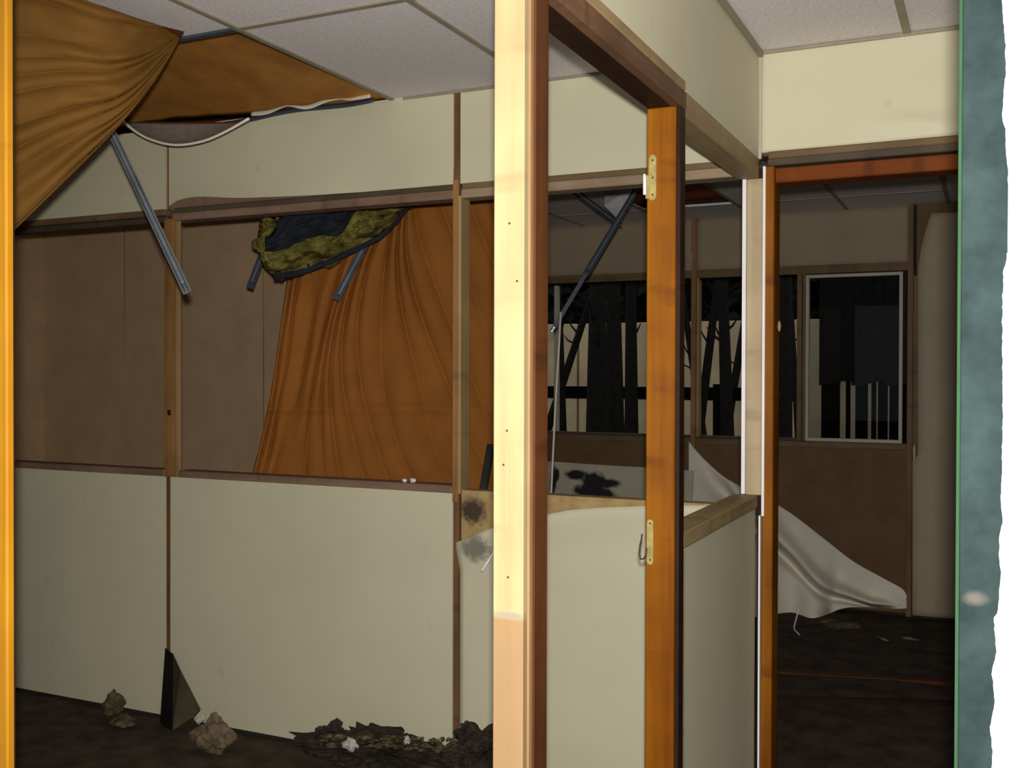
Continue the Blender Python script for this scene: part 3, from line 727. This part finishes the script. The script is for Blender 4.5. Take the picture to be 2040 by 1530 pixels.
# shard leaning at the left joint
e = empty('dark_board_shard', P(355, 1448, Y=3.36)); tag(e, 'dark triangular board shard leaning against the left wall joint', 'board shard')
def poly(name, pts, m, parent, th=.006):
    bm = bmesh.new(); f = bm.faces.new([bm.verts.new(p) for p in pts]); bmesh.ops.solidify(bm, geom=[f], thickness=th); return link(name, bm, m, parent)
poly('shard_side', [P(329, 1290, Y=3.455), P(345, 1303, Y=3.42), P(344, 1455, Y=3.28), P(318, 1445, Y=3.42)], M['shard'], e)
poly('shard_face', [P(345, 1303, Y=3.42), P(360, 1336, Y=3.41), P(380, 1375, Y=3.40), P(399, 1412, Y=3.38), P(397, 1423, Y=3.36), P(386, 1428, Y=3.34), P(388, 1446, Y=3.30), P(344, 1455, Y=3.28)], M['shard_face'], e)
bm = bmesh.new(); tube_bm(bm, [P(345, 1302, Y=3.415), P(362, 1336, Y=3.405), P(381, 1374, Y=3.395), P(400, 1411, Y=3.375)], .0022, 6)
tag(link('shard_highlight', bm, M['plaster'], e, True), 'pale line for the edge highlight')  # edge highlight of the shard painted as a thin pale line

# rubble
def chunk(name, u, v, rx, ry, rz, m, label, cat, Y=3.3, seed=0, rough=.45, f=22, sink=.3, sub=4, peak=0):
    p = P(u, v, Y=Y); bm = bmesh.new()
    bmesh.ops.create_icosphere(bm, subdivisions=sub, radius=1.0)
    for q in bm.verts:
        d = q.co.normalized()
        k = 1+rough*mn.noise(d*1.6+Vector((seed, 0, 0)))+rough*(.28 if f < 30 else .6)*mn.noise(d*(4 if f < 30 else 9)+Vector((0, seed, 0)))
        if f < 30: tp_ = 1-.5*max(0, d.z)-.15*(d.x*math.copysign(1, math.sin(seed*3)) > .2)*max(0, d.z)
        else: tp_ = 1
        q.co = Vector((d.x*rx*k*tp_, d.y*ry*k*tp_, d.z*rz*k))+p
        if q.co.z < FLOOR-.01: q.co.z = FLOOR-.01
    return tag(link(name, bm, m, None, False, True), label, cat)
chunk('plaster_chunk', 226, 1400, .052, .04, .050, M['moss'], 'mossy crumbling plaster lump against the lower left wall', 'rubble', Y=3.38, seed=1)
chunk('plaster_chunk', 246, 1436, .062, .04, .028, M['moss'], 'low mossy plaster piece at foot of the mossy lump', 'rubble', Y=3.33, seed=8)
chunk('fibre_chunk', 425, 1462, .085, .06, .070, M['tan_chunk'], 'tan fibrous board chunk right of the dark shard', 'rubble', Y=3.25, seed=4, rough=.5)
chunk('fibre_chunk', 398, 1430, .018, .02, .022, M['plaster'], 'small pale plaster crumb between shard and tan chunk', 'rubble', Y=3.3, seed=5)
e = tag(chunk('rubble_heap', 760, 1492, .27, .12, .055, M['dark_dirt'], 'heap of black humus and rubble below the middle panel', 'rubble heap', Y=3.30, seed=11, rough=.7, f=30, sub=5), kind='stuff')
tag(chunk('rubble_heap', 660, 1470, .05, .05, .055, M['dark_dirt'], 'raised dark lump at left end of the middle heap', 'rubble heap', Y=3.34, seed=31, rough=.5, f=30, sub=4), kind='stuff')
tag(chunk('rubble_heap', 960, 1500, .13, .10, .085, M['dark_dirt'], 'dark rubble heap beside foot of the pine post', 'rubble heap', Y=3.30, seed=12, rough=.5, f=30, sub=5), kind='stuff')
chunk('plaster_fragment', 698, 1482, .030, .02, .024, M['plaster'], 'largest pale plaster fragment in the middle heap', 'plaster fragment', Y=3.16, seed=2, rough=.5)
chunk('plaster_fragment', 811, 1474, .013, .012, .014, M['plaster'], 'small white plaster fragment at right of the middle heap', 'plaster fragment', Y=3.17, seed=3, rough=.5)
frs = [(567, 1513, .012, 'white plaster crumb on the dirt, nearest the photo edge'), (613, 1489, .010, 'flat grey crumb just left of the middle heap, upper'), (622, 1498, .011, 'flat grey crumb just left of the middle heap, lower'),
       (142, 1447, .007, 'tiny pale crumb on the dirt near the left jamb')]
for i, (u, v, r, lab) in enumerate(frs):
    p = P(u, v, z=FLOOR+.012); chunk('plaster_fragment', u, v, r, r, r*.5, M['plaster'], lab, 'plaster fragment', Y=p.y, seed=20+i, sub=2)
# leaf litter on the heap
bm = bmesh.new()
for i in range(260):
    a = random.random(); u = 640+a*270; v = 1462+random.random()*26+10*a
    p = P(u, v, Y=3.25-.1*random.random()); r = .008+.010*random.random()
    R3 = Matrix.Rotation(random.random()*6.28, 3, 'Z') @ Matrix.Rotation(random.uniform(-1, 1), 3, 'X')
    vs_ = [bm.verts.new(p+R3 @ Vector(q)*r) for q in ((-1, 0, 0), (0, -.5, .2), (1.2, 0, 0), (0, .5, .25))]
    bm.faces.new(vs_)
tag(link('leaf_litter', bm, M['moss'], None, False, True), 'rotting leaf litter scattered over the middle heap', 'leaf litter', kind='stuff')
# far floor bits
fh = [(1592, 1212), (1588, 1226), (1582, 1248), (1583, 1255), (1590, 1262), (1599, 1271)]
bm = bmesh.new(); tube_bm(bm, [P(u, v, D=5.95+.022*i) for i, (u, v) in enumerate(fh)], .0045, 6)
wr_ = link('bent_wire', bm, M['white_bead'], None, True, True); tag(wr_, 'bent pale wire sticking up inside the right doorway', 'wire')
pf = P(1787, 1281, z=FLOOR+.01)
def flat(s, t):
    a = s*2*math.pi; r = t
    return Vector((pf.x+.12*r*math.cos(a)*(1+.2*math.sin(3*a)), pf.y+.10*r*math.sin(a), FLOOR+.022+.006*math.sin(5*a)*r))
bm = bmesh.new(); ring = [bm.verts.new(Vector((pf.x+.11*math.cos(k/14*6.283)*(1+.2*math.sin(k*2)), pf.y+.09*math.sin(k/14*6.283), FLOOR+.028+.008*math.sin(k)))) for k in range(14)]
f = bm.faces.new(ring); bmesh.ops.solidify(bm, geom=[f], thickness=.006)
tag(link('flat_scrap', bm, M['tile_grey'], None, False, True), 'flat grey scrap lying on the dark floor of the far room', 'scrap')
pf = P(1668, 1250, z=FLOOR+.01)
bm = bmesh.new(); ring = [bm.verts.new(Vector((pf.x+.13*math.cos(k/12*6.283)*(1+.25*math.sin(k*3)), pf.y+.10*math.sin(k/12*6.283), FLOOR+.03+.012*math.sin(k*2)))) for k in range(12)]
f = bm.faces.new(ring); bmesh.ops.solidify(bm, geom=[f], thickness=.008)
tag(link('flat_scrap', bm, M['tan_chunk'], None, False, True), 'brownish crumpled scrap on the floor before the white sheet', 'scrap')
for i, (v0, v1) in enumerate(((1340, 1362), (1392, 1402))):
    a = P(1540, v0, z=FLOOR+.03); c = P(1900, v1, z=FLOOR+.03)
    bm = bmesh.new(); bar_bm(bm, a, c, (0, 1, 0), (0, 0, 1), .05 if i == 0 else .035, .025)
    tag(link('fallen_batten', bm, M['mahogany_edge'] if i == 0 else M['mahogany_dk'], None, False, True), ('reddish batten lying across the floor inside the right doorway' if i == 0 else 'nearly black batten on the floor, nearer than the reddish one'), 'batten')
chunk('plaster_fragment', 1698, 1456, .010, .010, .007, M['plaster'], 'tiny pale crumb on the floor inside the right doorway', 'plaster fragment', Y=P(1698, 1456, z=FLOOR+.01).y, seed=40, sub=2)

# ================================================================== OUTSIDE
gw = empty('garden_wall', (-2.5, 12, -.15)); tag(gw, 'beige rendered garden wall beyond the far windows', 'wall')
x = -9.5
while x < 4:
    box('wall_bay', x, x+1.17, 12.0, 12.15, -.15, 2.15, M['beige'], gw, .01); x += 1.2
rg = empty('railing', (-2.5, 10.6, -.15)); tag(rg, 'black metal railing standing before the beige garden wall', 'railing')
box('handrail', -7.5, P(1602, 800, Y=10.6).x, 10.6, 10.66, 1.25, 1.385, M['black_iron'], rg)
for u, wd in ((1207, .28), (1258, .11), (1432, .10), (1560, .12)):
    x = P(u, 800, Y=10.6).x; box('railing_post', x-wd/2, x+wd/2, 10.55, 10.595, -.15, 1.42, M['black_iron'], rg)
sh = empty('added_dark_front', (-1, 10.5, -.15)); tag(sh, 'black board front on posts, added to darken the view through the glazed window', 'added_dark_front')  # made-up boarding, keeps the view behind the glazed pane near black
xa = P(1632, 700, Y=10.5).x; xb = P(1830, 700, Y=10.5).x; nb = 9
for i in range(nb):
    box("board", xa+(xb-xa)*i/nb, xa+(xb-xa)*(i+1)/nb, 10.50+.006*(i % 2), 10.53+.006*(i % 2), P(1700, 768, Y=10.5).z+.02*(i % 3), 3.1, M['bark'], sh, 0)
for u0, u1 in ((1635, 1671), (1684, 1692), (1703, 1727), (1735, 1744), (1748, 1767), (1771, 1806)):
    box('post', P(u0, 800, Y=10.5).x, P(u1, 800, Y=10.5).x, 10.535, 10.60, -.15, 1.6, M['black_iron'], sh)
def tree(u0, v0, u1, v1, Y, r, label, crown=None, lean=None):
    a = P(u0, v0, Y=Y); c = P(u1, v1, Y=Y)
    base = a+(a-c)*((a.z+.15)/max(.01, (c.z-a.z))) if abs(c.z-a.z) > .01 else a
    top = c+(c-a)*.7
    e = empty('tree', base); tag(e, label, 'tree', None)
    bm = bmesh.new(); tube_bm(bm, [base.lerp(top, k/5)+Vector((.04*mn.noise(Vector((k, u0, 0))), 0, 0)) for k in range(6)], [r*(1-.1*k) for k in range(6)], 8)
    link('trunk', bm, M['bark'], e, True)
    bm = bmesh.new(); rr = random.Random(u0)
    for i in range(9):
        q = base.lerp(top, .55+.45*rr.random()); d = Vector((rr.uniform(-1, 1), rr.uniform(-.6, .6), rr.uniform(.3, 1))).normalized()*rr.uniform(.12, .28)
        tube_bm(bm, [q, q+d*.6, q+d+Vector((0, 0, .04))], [r*.25, r*.16, r*.05], 4)
    tag(link('twigs', bm, M['bark'], e), kind='stuff')
T = [(1188, 860, 1190, 600, 9.2, .13, 'thick black trunk straight behind the far window band, left of the jamb'),
     (1225, 860, 1222, 600, 9.6, .12, 'second thick black trunk touching the first'),
     (1258, 860, 1257, 600, 10.0, .09, 'slim grey-black trunk right beside the thick pair'),
     (1122, 760, 1185, 570, 10.2, .06, 'thin tree leaning right behind the slanting bar'),
     (1120, 860, 1112, 560, 9.9, .06, 'thin upright tree close to the pine post'),
     (1385, 760, 1362, 600, 10.0, .05, 'thin tree leaning left, just right of the mahogany jamb'),
     (1405, 760, 1430, 560, 10.1, .06, 'thin tree leaning right in the middle of the window band'),
     (1446, 760, 1440, 570, 9.7, .08, 'upright dark tree near the white bead'),
     (1462, 770, 1490, 600, 11.2, .06, 'thin tree leaning right next to the white bead'),
     (1562, 860, 1566, 560, 9.5, .09, 'dark tree seen just inside the right doorway'),
     (1584, 760, 1575, 600, 10.2, .04, 'thin tree between the doorway jamb and glazed window')]
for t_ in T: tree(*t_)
# dark evergreen hedge wall behind, closes the view above the garden wall
hd = bmesh.new(); rr = random.Random(3)
for i in range(26000):
    p = Vector((rr.uniform(-12, 6), rr.uniform(12.4, 13.6), rr.uniform(1.2, 4.6))); s = .14+.12*rr.random()
    R3 = Matrix.Rotation(rr.random()*6.28, 3, 'Z') @ Matrix.Rotation(rr.uniform(-1.5, 1.5), 3, 'X')
    hd.faces.new([hd.verts.new(p+R3 @ Vector(q)*s) for q in ((-1, 0, 0), (0, -.7, .2), (1.2, 0, 0), (0, .7, .25))])
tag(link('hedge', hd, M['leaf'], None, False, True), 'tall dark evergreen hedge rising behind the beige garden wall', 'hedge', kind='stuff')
